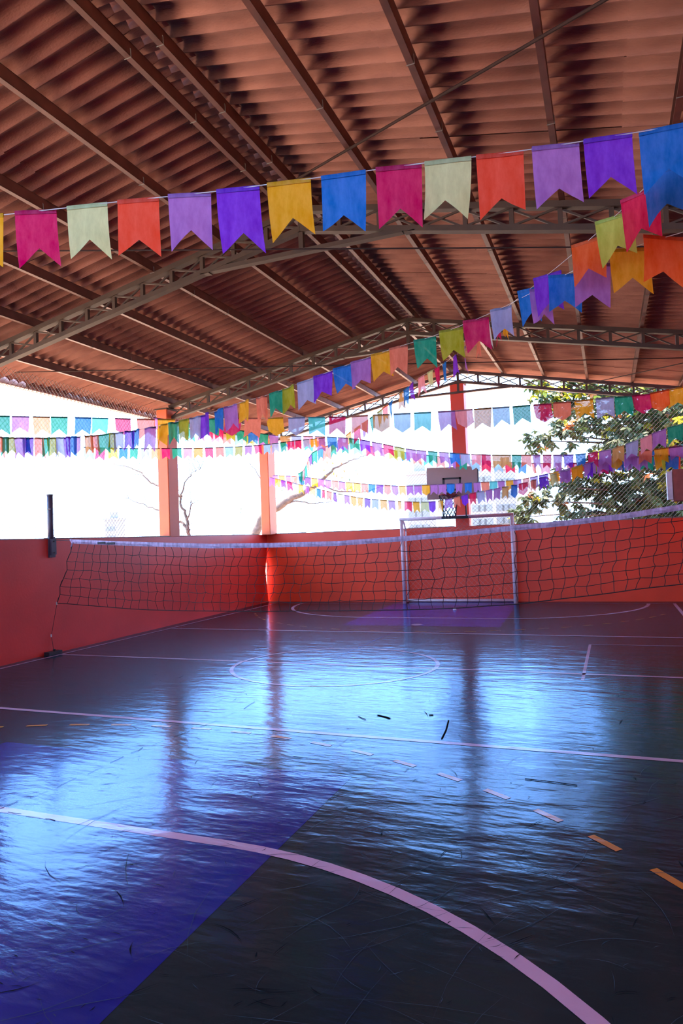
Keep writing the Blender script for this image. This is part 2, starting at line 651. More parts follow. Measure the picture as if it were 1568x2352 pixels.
T1, T2, T3 = 6.95, 11.38, YE - 0.03
pillar('red and orange pillar on the side wall, dark face toward the court', xw(11.3) - .24, xw(11.3) + .012, 11.18, 11.52, ztop(-8.1) - .12, MT['pillar_o'])
pillar('slim orange pillar at the corner of the two low walls', -8.27, -8.02, 15.36, YE + .1, ztop(-8.1) - .12, MT['pillar_o'])
pillar('red pillar rising behind the basketball backboard', -3.30, -2.98, YE - .05, YE + .26, ztop(-3.1) - .32, MT['pillar'])
pillar('pillar beside the brown cabinet', XR - .12, XR + .16, 11.2, 11.55, ztop(XR) - .12, MT['pillar'])
pillar('side pillar carrying the nearest truss', xw(6.8) - .26, xw(6.8) - .01, 6.6, 6.93, ztop(-8.1) - .12, MT['pillar_o'])

# roof --------------------------------------------------------------------
ceiling = struct(thing('ceiling', 'pitched roof of brown corrugated sheets', 'roof'))
del ceiling['category']
WAVE, NW, AMP = 0.177, 5, 0.026


def sheet_mesh(x0, x1, side):
    """one corrugated sheet: waves along Y, running from x0 (upper) to x1 (lower)"""
    m = MB()
    ts = [0.0, .02, .06, .12, .2, .3, .4, .5, .6, .7, .8, .88, .94, .98]
    K = len(ts)
    ks = [w_ + t_ for w_ in range(NW) for t_ in ts] + [NW + j_ for j_ in ts[:5]]
    nn = len(ks) - 1
    xs = [x0, (x0 + x1) / 2, x1]
    for layer in (0, 1):
        for x in xs:
            for k in ks:
                y = k * WAVE
                z = -RS * abs(x - RX) + AMP * (2 * (abs(math.sin(math.pi * k)) ** .95 * .85 + .15 * math.sin(math.pi * k) ** 2) - 1) + layer * .007
                m.v.append((x, y, z))
    W = nn + 1
    for layer in (0, 1):
        o = layer * 3 * W
        for i in range(2):
            for k in range(nn):
                a = o + i * W + k
                m.face((a, a + 1, a + W + 1, a + W))
    for i in (0, 2):
        for k in range(nn):
            a = i * W + k
            b = a + 3 * W
            m.face((a, b, b + 1, a + 1))
    return m.mesh('roof_sheet', MT['sheet'], True)


rows = [(-3.02, -1.27, 1, .012), (-1.40, 0.42, 1, .006), (0.27, 2.75, 1, 0), (-3.18, -5.05, -1, .012), (-4.9, -6.80, -1, .006), (-6.65, -8.95, -1, 0)]
ZS = RZ + .115 + AMP
for ri, (x0, x1, sd_, lift) in enumerate(rows):
    me = sheet_mesh(x0, x1, sd_)
    r = random.Random(ri)
    k = 0
    y = -1.2
    while y < 16.0:
        o = put(me, 'roof_sheet', ceiling, (r.uniform(-.02, .02), y, ZS + lift + (k % 2) * .004))
        y += WAVE * NW
        k += 1
m = MB()
for k in range(100):
    y = -1.2 + k * WAVE
    m.hexa([(RX - .20, y, ZS - .02), (RX + .20, y, ZS - .02), (RX + .20, y + WAVE * .5, ZS - .02), (RX - .20, y + WAVE * .5, ZS - .02),
            (RX - .06, y, ZS + .05), (RX + .06, y, ZS + .05), (RX + .06, y + WAVE * .5, ZS + .05), (RX - .06, y + WAVE * .5, ZS + .05)])
m.box(RX - .24, RX + .24, -1.2, 16.4, ZS + .045, ZS + .06)
m.build('ridge_cap', MT['sheet'], ceiling)

# purlins
hook = MB()
hook.tube([(0, 0, .10), (.03, .0, .05), (.032, 0, -.012), (-.03, 0, -.012)], .004, 5)
hook_me = hook.mesh('hook_bolt', MT['wire'])
LEFT_P = [-3.27, -4.15, -5.13, -6.11, -7.10, -8.05]
RIGHT_P = [-2.97, -2.07, -1.17, -0.27, 0.63, 1.55]
ORD = ['first', 'second', 'third', 'fourth', 'fifth', 'sixth']
for side, lst in ((-1, LEFT_P), (1, RIGHT_P)):
    for i, x in enumerate(lst):
        if i == 0:
            lab = 'ridge purlin of the close pair, on the slope %s' % ('falling toward the bare trees' if side < 0 else 'falling toward the leafy tree')
        else:
            lab = '%s long steel purlin below the ridge on the roof slope %s' % (ORD[i - 1], 'toward the bare trees' if side < 0 else 'toward the leafy tree')
        t = thing('roof_purlin', lab, 'purlin', (x, 0, ztop(x)), 'roof purlins')
        m = MB()
        y0, y1 = -1.2, 16.15
        w, h, th = .05, .115, .006
        m.box(w / 2 - th, w / 2, y0, y1, 0, h)
        m.build('web', MT['steel'], t)
        m = MB()
        m.box(-w / 2, w / 2, y0, y1, -.002, th)
        m.build('lower_flange', MT['steel'], t)
        m = MB()
        m.box(-w / 2, w / 2, y0, y1, h - th, h)
        m.build('upper_flange', MT['steel'], t)
        rr = random.Random(i * 7 + side)
        y = 3.2 + rr.random() * .6
        while y < 15.5:
            put(hook_me, 'hook_bolt', t, (0, y, 0))
            y += 0.885 if i % 2 == 0 else 1.77


# trusses
def truss(label, Y, material, xl, xr, dp=.30):
    t = thing('roof_truss', label, 'truss', (RX, Y, 0), 'roof trusses')
    for side, xe in ((-1, xl), (1, xr)):
        def P(x, dz):
            return (x - RX, 0, ztop(x) + dz)
        m = MB()
        m.bar(P(xe, -.035), P(RX, -.035), .09, .065, (0, 0, 1))
        m.build('top_chord', material, t)
        m = MB()
        m.bar(P(xe, -dp + .03), P(RX, -dp + .03), .09, .06, (0, 0, 1))
        m.build('bottom_chord', material, t)
        nb = 11
        L = (xe - RX)
        post_me = MB()
        post_me.bar((0, 0, -.05), (0, 0, -dp + .05), .045, .045)
        post_me = post_me.mesh('post', material)
        dx = L / nb
        d1 = MB()
        d1.bar((0, .02, -.06), (dx, .02, -RS * abs(dx) - dp + .05), .02, .02)
        d1 = d1.mesh('diagonal', material)
        d2 = MB()
        d2.bar((0, -.02, -dp + .05), (dx, -.02, -RS * abs(dx) - .06), .02, .02)
        d2 = d2.mesh('diagonal', material)
        for k in range(nb + 1):
            x = RX + dx * k
            if k > 0:
                put(post_me, 'post', t, P(x, 0))
            if k < nb:
                put(d1, 'diagonal', t, P(x, 0))
                put(d2, 'diagonal', t, P(x, 0))
    m = MB()
    m.bar((-1.36, .0, 4.875), (1.20, .0, 4.875), .085, .05)
    m.build('collar_tie', material, t)
    m = MB()
    m.bar((0, 0, RZ - .05), (0, 0, 4.88), .055, .055)
    m.build('king_post', material, t)
    for s in (-1, 1):
        m = MB()
        m.box(s * 1.28 - .06, s * 1.28 + .06, -.045, .045, 4.84, 4.85)
        m.build('gusset', material, t)
    return t


truss('nearest brown lattice roof truss crossing behind the big foreground flags', T1, MT['truss'], xw(T1) - .1, XR + .1)
truss('middle brown lattice roof truss resting on the red and orange pillar', T2, MT['truss'], xw(T2) - .05, XR + .1)
truss('dark lattice roof truss above the end wall against the sky', T3, MT['truss3'], -8.2, XR + .1)

# eave gutter
m = MB()
m.box(-9.03, -8.96, -1.2, 16.2, 4.27, 4.44)
m.box(-8.96, -8.90, -1.2, 16.2, 4.27, 4.29)
tag(m.build('gutter', MT['gutter']), 'pale gutter along the eave above the open side', 'gutter')

# cables under the roof


def cable(label, pts, r=.009, sag=0.0, grp='bracing cables'):
    m = MB()
    a, b = Vector(pts[0]), Vector(pts[1])
    q = [a.lerp(b, k / 12) + Vector((0, 0, -sag * (1 - (2 * k / 12 - 1) ** 2))) for k in range(13)]
    m.tube(q, r, 6)
    o = m.build('bracing_cable', MT['cable'])
    return tag(o, label, 'cable', grp)


def ext(a, b, t0, t1):
    return a + (b - a) * t0, a + (b - a) * t1


a, b = at_y(0, 577, 4.9), at_y(1568, 566, 6.6)
cable('dark cable stretched level in front of the nearest truss', ext(a, b, -.35, 1.15), .007)
a, b = at_y(0, 856, 8.0), at_y(1568, 822, 10.8)
cable('dark cable stretched level in front of the middle truss', ext(a, b, .0, 1.07), .008)


def on_roof(px, py, side, dz):
    d = ray(px, py)
    t = (RZ + dz + side * RS * RX - CAM.z) / (d.z + side * RS * d.x)
    return CAM + d * t


a, b = on_roof(715, 392, 1, -.02), on_roof(1385, 2, 1, -.02)
cable('thick slanting tie rod across the roof slope above the big flags', ext(a, b, -.15, 1.3), .012)
a, b = at_y(1345, 882, 15.2), at_y(1568, 834, 12.6)
cable('thin slanting cable near the end wall above the leafy tree', ext(a, b, -.15, 1.35), .009)

# chain link netting over the openings --------------------------------------


def chain_link(name, label, origin, ux, W, H, cell=.085, r=.0032):
    """diamond wire mesh W wide (along ux) and H tall"""
    m = MB()
    ux = Vector(ux).normalized()
    uz = Vector((0, 0, 1))
    nrm = ux.cross(uz)
    o = Vector(origin)
    for sgn in (1, -1):
        k = -int(H / cell) - 1
        while k * cell < W + H:
            c = k * cell
            # line: s = c + sgn*h (h 0..H)  clipped to 0..W
            h0, h1 = 0.0, H
            if sgn > 0:
                h0, h1 = max(0, -c), min(H, W - c)
            else:
                h0, h1 = max(0, c - W), min(H, c)
            if h1 - h0 > .02:
                a = o + ux * (c + sgn * h0) + uz * h0 + nrm * (sgn * r)
                b = o + ux * (c + sgn * h1) + uz * h1 + nrm * (sgn * r)
                m.tube([a, b], r, 3, False)
            k += 1
    t = thing(name, label, 'netting', origin)
    q = m.build('wire_mesh', MT['wire'])
    q.parent = t
    q.matrix_parent_inverse = Matrix.Translation(Vector(origin)).inverted()
    q['kind'] = 'stuff'
    return t


y0, y1 = -0.8, 15.4
chain_link('chain_link_mesh', 'chain link wire mesh closing the open side above the low wall', (xw(y0) - .275, y0, HW + .02), (xw(y1) - xw(y0), y1 - y0, 0), 16.2, 2.55)
chain_link('chain_link_mesh', 'chain link wire mesh in front of the leafy tree', (-2.95, YE + .12, HW + .02), (1, 0, 0), 4.9, 2.7, .088, .0034)
chain_link('chain_link_mesh', 'chain link wire mesh between the corner and the middle pillar', (-8.0, YE + .12, HW + .02), (1, 0, 0), 4.7, 2.6, .075, .0026)

# ------------------------------------------------------------------ goal
gx0, gx1, gy, gh, gb = -4.50, -1.97, 15.24, 1.96, 15.57
t = thing('futsal_goal', 'white metal goal with white net against the end wall', 'goal', (-3.235, gy, 0))


def part_tube(name, pts, r, material, parent, n=10, smooth=True):
    m = MB()
    off = parent.location
    m.tube([Vector(p) - off for p in pts], r, n)
    return m.build(name, material, parent, smooth)


for x in (gx0, gx1):
    part_tube('post', [(x, gy, 0), (x, gy, gh)], .042, MT['goal'], t)
    part_tube('top_stay', [(x, gy, gh - .03), (x + .0, gy + .16, gh - .04), (x + .0, gb - .06, gh - .16), (x, gb, gh - .28)], .022, MT['goal'], t)
    part_tube('back_post', [(x, gb, gh - .28), (x, gb, .02)], .024, MT['goal'], t)
    part_tube('base_side_bar', [(x, gy, .03), (x, gb, .03)], .028, MT['goal'], t)
part_tube('crossbar', [(gx0 - .04, gy, gh), (gx1 + .04, gy, gh)], .042, MT['goal'], t)
part_tube('base_back_bar', [(gx0, gb, .04), (gx1, gb, .04)], .035, MT['goal'], t)
m = MB()
off = t.location


def net_surface(m, P, W, H, cell, r, wob=.01, seed=1):
    rr = random.Random(seed)
    nx, nz = int(W / cell), int(H / cell)
    for sgn in (1, -1):
        for k in range(-nz, nx + nz + 1):
            pts = []
            for j in range(nz + 1):
                s = k + sgn * j
                if 0 <= s <= nx:
                    pts.append(P(s / nx, j / nz))
            if len(pts) > 1:
                m.tube(pts, r, 3, False)


net_surface(m, lambda u, v: Vector((gx0 + u * (gx1 - gx0), gb + .015 - .02 * math.sin(u * 9 + v * 4), .05 + v * (gh - .28) - .0)) - off, gx1 - gx0, gh - .3, .125, .0022)
net_surface(m, lambda u, v: Vector((gx0 + u * (gx1 - gx0), gb - v * (gb - gy), gh - .30 + v * .27 - .06 * math.sin(v * math.pi))) - off, gx1 - gx0, .42, .125, .0022)
for x in (gx0, gx1):
    net_surface(m, lambda u, v: Vector((x, gy + u * (gb - gy), .05 + v * (gh - .1 - .22 * u))) - off, .34, gh - .2, .125, .0022)
q = m.build('net', MT['goalnet'], t)
q['kind'] = 'stuff'
m = MB()
m.tube([(-3.05, 13.95, .0), (-3.05, 13.95, .05)], [.04, .02], 10)
tag(m.build('bottle_cap', MT['goal'], None, True), 'tiny white cap lying on the floor before the goal', 'cap')

# ------------------------------------------------------------------ basketball hoop
by = 15.0
t = thing('basketball_hoop', 'grey backboard with red rim hung on the middle red pillar', 'hoop', (-3.2, by, 0))
off = t.location


def A(px, py, y=by):
    return at_y(px, py, y) - off


p00, p10, p11, p01 = A(981, 1148), A(1098, 1145), A(1096, 1070), A(979, 1075)
m = MB()
bk = Vector((0, .03, 0))
m.hexa([p00, p10, p10 + bk, p00 + bk, p01, p11, p11 + bk, p01 + bk])
board = m.build('backboard', MT['board'], t)
m = MB()
f = Vector((0, -.004, 0))
sq = [A(1018, 1126) + f, A(1018, 1100) + f, A(1056, 1098) + f, A(1056, 1124) + f]
for i in range(4):
    a, b = sq[i], sq[(i + 1) % 4]
    d = (b - a).normalized() * .02
    m.bar(a - d, b + d, .005, .042, (0, 0, 1) if abs((b - a).z) < .2 else (1, 0, 0))
sqo = m.build('target_square', MT['black'], board)
m = MB()
m.bar(p10 + Vector((.008, .0, 0)), p11 + Vector((.008, .0, 0)), .02, .05, (0, 1, 0))
m.build('edge_trim', MT['black'], board)
hc = at_y(1031, 1137, 14.68) - off
hc = Vector((-.03, -.31, at_y(1031, 1136, 14.69).z))
m = MB()
R1 = .225
ring = [hc + Vector((R1 * math.cos(k * math.pi / 16), R1 * math.sin(k * math.pi / 16), 0)) for k in range(33)]
m.tube(ring, .011, 8, False)
m.build('rim', MT['rim'], t, True)
m = MB()
m.box(hc.x - .10, hc.x + .10, -.09, .0, hc.z - .03, hc.z + .025)
m.box(hc.x - .07, hc.x + .07, -.10, -.06, hc.z - .10, hc.z)
m.build('rim_bracket', MT['rim'], t)
for k in (-1, 0, 1):
    m = MB()
    m.box(hc.x + k * .11 - .04, hc.x + k * .11 + .04, -.07, -.005, hc.z + .02, hc.z + .06)
    m.build('bracket_plate', MT['black'], t)
m = MB()
N = 12
for sgn in (1, -1):
    for k in range(N):
        pts = []
        for j in range(9):
            v = j / 8
            rr_ = R1 * (1 - .42 * v ** .7)
            a = 2 * math.pi * (k + sgn * j * .5) / N
            pts.append(hc + Vector((rr_ * math.cos(a), rr_ * math.sin(a), -.52 * v)))
        m.tube(pts, .008, 3, False)
q = m.build('basket_net', MT['ballnet'], t)
q['kind'] = 'stuff'
zl = A(1014, 1190).z
xl_, xr_ = A(1016, 1170).x, A(1069, 1170).x
m = MB()
m.bar((xl_, .05, p00.z), (xl_, .05, zl), .028, .028)
m.build('frame_rail', MT['black'], t)
m = MB()
m.bar((xr_, .05, p00.z), (xr_, .05, zl), .028, .028)
m.build('frame_rail', MT['black'], t)
m = MB()
m.bar((xl_ - .04, .05, zl), (xr_ + .04, .05, zl + .0), .05, .06)
m.build('frame_crossbar', MT['black'], t)
for z in (zl, p00.z + .2, p01.z - .15):
    m = MB()
    m.bar((xl_ + .15, .04, z), (.06, YE - by - .05, z), .04, .04)
    m.bar((xr_ - .10, .04, z), (.06, YE - by - .05, z), .04, .04)
    m.build('support_arm', MT['black'], t)

# ------------------------------------------------------------------ volleyball net
NY = 7.93
topk = [(165, 1239), (300, 1244), (480, 1249), (620, 1247), (770, 1243), (920, 1232), (1060, 1219), (1176, 1207), (1300, 1195), (1420, 1181), (1565, 1158)]
botk = [(145, 1386), (190, 1390), (340, 1401), (500, 1404), (620, 1404), (780, 1403), (930, 1401), (1060, 1396), (1180, 1388), (1280, 1377), (1400, 1362), (1565, 1341)]
topp = [at_y(x, y, NY) for x, y in topk]
botp = [at_y(x, y, NY) for x, y in botk]
topp.append(Vector((1.55, NY, topp[-1].z + .09)))
botp.append(Vector((1.50, NY, botp[-1].z + .12)))


def zat(lst, x):
    if x <= lst[0].x:
        return lst[0].z
    for a, b in zip(lst, lst[1:]):
        if x <= b.x:
            return a.z + (b.z - a.z) * (x - a.x) / (b.x - a.x)
    return lst[-1].z


t = thing('volleyball_net', 'sagging black volleyball net with lilac headband across the court', 'net', (0, NY, 0))
BH = .062
m = MB()
N = 90
x0, x1 = topp[0].x, topp[-1].x
r = random.Random(4)
for side in (-.012, .012):
    base = len(m.v)
    for i in range(N + 1):
        x = x0 + (x1 - x0) * i / N
        z = zat(topp, x)
        w = .006 * math.sin(i * 1.7) + r.uniform(-.004, .004)
        m.v += [(x, side * .3 + w * .4, z), (x, side + w, z - BH * .5), (x, side * .3 - w * .4, z - BH)]
    for i in range(N):
        for k in range(2):
            a = base + i * 3 + k
            m.face((a, a + 3, a + 4, a + 1))
band = m.build('headband', MT['band'], t)
for px in (235, 256):
    p = at_y(px, 1246, NY)
    m = MB()
    m.box(p.x - .07, p.x + .07, -.024, -.016, zat(topp, p.x) - .05, zat(topp, p.x) - .02)
    m.build('printed_patch', MT['black'], band)
m = MB()
ROWS = 7
cell = .138
r = random.Random(8)
ncol = int((x1 - x0) / cell)
grid = []
for i in range(ncol + 1):
    x = x0 + cell * i
    colp = []
    ph = r.uniform(0, 6)
    for j in range(ROWS + 1):
        u = j / ROWS
        xb = x - .19 * max(0, 1 - (x - x0) / .6) * u - .16 * u * (0.6 + .4 * math.sin(x * 1.3))
        zt, zb = zat(topp, x) - BH, zat(botp, xb)
        z = zt + (zb - zt) * u
        colp.append(Vector((xb + .022 * math.sin(j * 2.3 + i * .9) + r.uniform(-.012, .012), .012 * math.sin(i * .7 + j), z + (r.uniform(-.012, .012) if 0 < j < ROWS else 0))))
    grid.append(colp)
for colp in grid:
    fine = []
    for j in range(ROWS):
        a, b = colp[j], colp[j + 1]
        fine += [a, a.lerp(b, .5) + Vector((r.uniform(-.012, .012), 0, 0))]
    fine.append(colp[-1])
    m.tube(fine, .0042, 3, False)
for j in range(1, ROWS):
    fine = []
    for i in range(ncol):
        a, b = grid[i][j], grid[i + 1][j]
        fine += [a, a.lerp(b, .5) + Vector((0, 0, -r.uniform(0, .008)))]
    fine.append(grid[-1][j])
    m.tube(fine, .0042, 3, False)
q = m.build('netting', MT['netcord'], t)
q['kind'] = 'stuff'
m = MB()
m.tube([g[-1] for g in grid], .006, 5)
m.build('bottom_rope', MT['netcord'], t, True)
o0 = Vector((0, NY, 0))
m = MB()
m.tube([g for g in grid[0]], .006, 5)
m.build('side_rope', MT['netcord'], t, True)
wl = xw(NY)
m = MB()
m.tube([topp[0] - o0 + Vector((0, 0, -.02)), (wl + .09, 0.02, 1.72)], .004, 5)
m.build('top_tie_cord', MT['netcord'], t)
pb = grid[0][-1]
m = MB()
m.tube([pb, at_y(118, 1460, NY) - o0, (wl + .05, 0, .05)], .0035, 5)
m.build('lower_tie_cord', MT['netcord'], t)
for p in (pb, at_y(118, 1460, NY) - o0):
    m = MB()
    m.tube([Vector(p) + Vector((.0, -.004, .02)), Vector(p) + Vector((0, -.004, -.02))], .010, 6)
    m.build('tie_knot', MT['cord'], t)
m = MB()
p = topp[0] - o0
m.tube([p + Vector((-.02, 0, 0)), p + Vector((.02, -.01, -.06)), p + Vector((-.01, -.01, -.11))], [.02, .014, .006], 6)
m.build('band_knot', MT['band'], t)

# net post fixed to the left wall
py_ = 7.97
wx = xw(py_)
t = thing('net_post', 'dark steel post bolted to the low red wall holding the net', 'post', (wx, py_, 0))
m = MB()
m.tube([(.0, 0, 1.52), (.0, 0, 2.41)], .044, 14)
m.build('pipe', MT['pole'], t, True)
m = MB()
m.tube([(.0, 0, 2.405), (.0, 0, 2.425)], .050, 14)
m.build('pipe_cap', MT['pole'], t)
m = MB()
m.box(.004, .03, -.06, .06, 1.46, 1.775)
m.box(.03, .062, -.05, .05, 1.50, 1.74)
m.build('wall_bracket', MT['pole'], t)
for z in (1.53, 1.70):
    m = MB()
    m.tube([(.06, 0, z), (.075, 0, z)], .012, 6)
    m.build('bolt', MT['black'], t)
m = MB()
m.tube([(-.02, -.05, 2.2), (.05, -.04, 2.195)], .006, 5)
m.build('wire_twist', MT['wire'], t)
m = MB()
m.box(xw(7.9) + .01, xw(7.9) + .11, 7.78, 8.04, 0.001, .05)
m.tube([(xw(7.9) + .06, 7.93, .05), (xw(7.9) + .06, 7.93, .075)], .02, 8)
tag(m.build('floor_anchor', MT['black']), 'small black anchor block at the foot of the side wall', 'anchor')

# brown cabinet on the right
t = thing('wall_cabinet', 'brown boxy cabinet with pale edge on a bracket near the leafy tree', 'cabinet', (1.2, 11.1, 1.95))
m = MB()
m.box(-.28, .32, 0, .34, 0, .47)
m.build('body', MT['boxbrown'], t)
m = MB()
m.box(-.27, .31, -.012, 0, .02, .45)
m.box(-.21, .25, -.020, -.012, .06, .40)
m.build('door', MT['boxbrown'], t)
m = MB()
m.box(-.345, -.285, -.012, .30, .025, .44)
m.box(-.355, -.345, -.012, .02, .02, .45)
m.build('pale_edge', MT['boxpale'], t)
m = MB()
m.box(-.12, .10, -.03, -.02, .39, .405)
m.build('slot', MT['black'], t)
m = MB()
m.tube([(-.14 + .26 * math.sin(k * .17), -.03, .34 - .16 * (1 - math.cos(k * .17))) for k in range(10)], .009, 6)
m.build('cable_loop', MT['black'], t, True)
m = MB()
m.bar((.32, .17, .23), (XR - 1.2 + .02, .25, .23), .06, .06)
m.build('bracket_arm', MT['black'], t)


# ------------------------------------------------------------------ bunting
def spline(P, n=24):
    out = []
    for i in range(len(P) - 1):
        p0, p1, p2, p3 = P[max(i - 1, 0)], P[i], P[i + 1], P[min(i + 2, len(P) - 1)]
        for k in range(n):
            t = k / n
            out.append(0.5 * ((2 * p1) + (p2 - p0) * t + (2 * p0 - 5 * p1 + 4 * p2 - p3) * t * t + (3 * p1 - p0 - 3 * p2 + p3) * t ** 3))
    out.append(P[-1])
    return out


def flag_mesh(color, W, H, kind, r, tang, amp=1.0, squeeze=1.0):
    """paper pennant hanging from the cord; kind 's' swallow-tail, 'p' pointed"""
    NU, NV = 8, 6
    m = MB()
    ux = Vector((tang.x, tang.y, 0)).normalized()
    nrm = Vector((-ux.y, ux.x, 0))
    skew = r.uniform(-.10, .10) * W
    swing = r.uniform(-.10, .16) * H
    ph1, ph2 = r.uniform(0, 6.28), r.uniform(0, 6.28)
    curl = r.uniform(-.12, .12)
    slope = tang.z / max(.15, math.hypot(tang.x, tang.y))
    slope = max(-.9, min(.9, slope))
    tips = (r.uniform(.93, 1.06), r.uniform(.93, 1.06))
    notch = r.uniform(.27, .36)
    for j in range(NV + 1):
        v = j / NV
        for i in range(NU + 1):
            u = i / NU
            c = 1 - abs(2 * u - 1)
            if kind == 's':
                L = H * ((1 - notch * c) * (tips[0] * (1 - u) + tips[1] * u))
            else:
                L = H * (.70 + .27 * c)
            s = (u - .5) * W * squeeze
            s = s * (1 - .05 * v)
            d = amp * W * (.05 * math.sin(3.2 * u + ph1 + v) * (0.2 + v) + .035 * math.sin(7 * u + ph2) * v + curl * (u - .5) * v * 2) + swing * v * v * .5
            d += (1 - squeeze) * W * .28 * math.sin(u * 6.3 + ph1)
            z = -v * L
            p = ux * (s + skew * v * v) + nrm * d + Vector((0, 0, z + slope * s))
            m.v.append(tuple(p))
    W1 = NU + 1
    for j in range(NV):
        for i in range(NU):
            a = j * W1 + i
            m.face((a, a + 1, a + W1 + 1, a + W1))
    # folded strip over the cord
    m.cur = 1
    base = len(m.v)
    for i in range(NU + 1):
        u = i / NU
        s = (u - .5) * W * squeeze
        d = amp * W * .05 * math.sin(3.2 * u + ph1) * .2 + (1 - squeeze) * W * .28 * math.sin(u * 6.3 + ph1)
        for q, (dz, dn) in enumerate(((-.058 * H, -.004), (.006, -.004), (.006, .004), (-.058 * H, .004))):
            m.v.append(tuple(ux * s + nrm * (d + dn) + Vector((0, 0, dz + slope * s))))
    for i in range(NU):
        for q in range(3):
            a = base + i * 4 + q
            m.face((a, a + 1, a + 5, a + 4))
    return m.mesh('flag', [MT['flag_' + color], MT['fold_' + color]], True)


PAL = ['magenta', 'teal', 'amber', 'lilac', 'salmon', 'blue', 'olive', 'grey', 'violet', 'orange', 'aqua', 'pink', 'tan']


def bunting(label, keys, W=.25, H=.31, flags=None, gap=None, colors=PAL, pent=0.0, seed=1, amp=1.0, crumple=0.0, r_cord=.0022, px_range=None, face=0.0):
    """keys: (px, py, distance) of the cord; flags: explicit (px, colour[, kind[, squeeze]]) or an even gap in metres"""
    P = [at_d(*k) for k in keys]

    def tie_off(e, nb):     # carry the cord on to the wall it is tied to
        d = (e - nb).normalized()
        if d.x > .05 and e.x > -.5 and e.x < 1.93:
            q = e + d * min(4.0, (1.94 - e.x) / d.x)
            return Vector((1.94, q.y, max(2.2, min(q.z, ztop(1.94) - .25))))
        if d.x < -.05 and e.x < -2.0 and e.x > -7.75:
            q = e + d * min(7.0, (-7.8 - e.x) / d.x)
            return Vector((q.x, q.y, max(2.2, min(q.z, 4.2))))
        return None
    a_, b_ = tie_off(P[0], P[1]), tie_off(P[-1], P[-2])
    if a_:
        P.insert(0, a_)
    if b_:
        P.append(b_)
    S = spline(P)
    t = thing('bunting', label, 'bunting', S[0], 'strings of paper flags')
    o = S[0].copy()
    m = MB()
    m.tube([p - o for p in S[::4] + [S[-1]]], r_cord, 4)
    m.build('cord', MT['cord'], t)
    r = random.Random(seed)
    pos = []
    if flags:
        pxs = [to_px(p)[0] for p in S]
        for fl in flags:
            x = fl[0]
            for i in range(len(S) - 1):
                a, b = pxs[i], pxs[i + 1]
                if min(a, b) <= x <= max(a, b) and a != b:
                    pos.append((S[i].lerp(S[i + 1], (x - a) / (b - a)), (S[i + 1] - S[i]).normalized(), fl[1], fl[2] if len(fl) > 2 else 's', fl[3] if len(fl) > 3 else 1.0))
                    break
    if gap:
        acc, k = gap * .5, 0
        for i in range(len(S) - 1):
            seg = (S[i + 1] - S[i]).length
            while acc <= seg:
                p = S[i].lerp(S[i + 1], acc / seg)
                x = to_px(p)[0]
                ok = -60 < x < 1640 and (px_range is None or px_range[0] < x < px_range[1])
                c = colors[k % len(colors)] if r.random() < .7 else r.choice(colors)
                k += 1
                if ok:
                    pos.append((p, (S[i + 1] - S[i]).normalized(), c, 'p' if r.random() < pent else 's', 1.0 if r.random() > crumple else r.uniform(.55, .85)))
                acc += gap * r.uniform(.94, 1.06)
            acc -= seg
    for p, tg, c, kind, sq in pos:
        if tg.dot(RIGHT) < 0:
            tg = -tg
        fb = face * max(0.0, min(1.0, (9.0 - (p - CAM).length) / 3.0))
        if fb:
            hr = Vector((RIGHT.x, RIGHT.y, 0)).normalized()
            hh = Vector((tg.x, tg.y, 0)).normalized().lerp(hr, fb).normalized()
            hl = math.hypot(tg.x, tg.y)
            tg = Vector((hh.x * hl, hh.y * hl, tg.z))
        if sq < 1:
            a = r.choice((-1, 1)) * (1 - sq) * .9
            tg2 = Matrix.Rotation(a, 3, 'Z') @ tg
        else:
            a = r.uniform(-.12, .12)
            tg2 = Matrix.Rotation(a, 3, 'Z') @ tg
        ks_ = .86 if (flags and (p - CAM).length > 8 and to_px(p)[0] < 330) else 1.0    # smaller flags at that end of the string
        put(flag_mesh(c, W * ks_, H * ks_ * r.uniform(.95, 1.05), kind, r, tg2, amp, sq), 'flag', t, p - o)
    return t


# big string in the foreground
bunting('string of big bright paper flags nearest the viewer, high across the roof',
        [(-160, 508, 3.95), (30, 491, 3.84), (265, 464, 3.75), (490, 440, 3.66), (735, 407, 3.56), (970, 375, 3.48), (1205, 345, 3.42), (1455, 305, 3.36), (1740, 258, 3.30)],
        .238, .315, [(-32, 'amber'), (82, 'magenta'), (200, 'pale'), (317, 'red'), (435, 'lilac'), (546, 'violet'), (663, 'amber'), (788, 'blue'), (915, 'magenta'),
                    (1028, 'pale'), (1147, 'red'), (1275, 'lilac'), (1395, 'violet'), (1525, 'blue')], seed=3, amp=.7, r_cord=.0028)
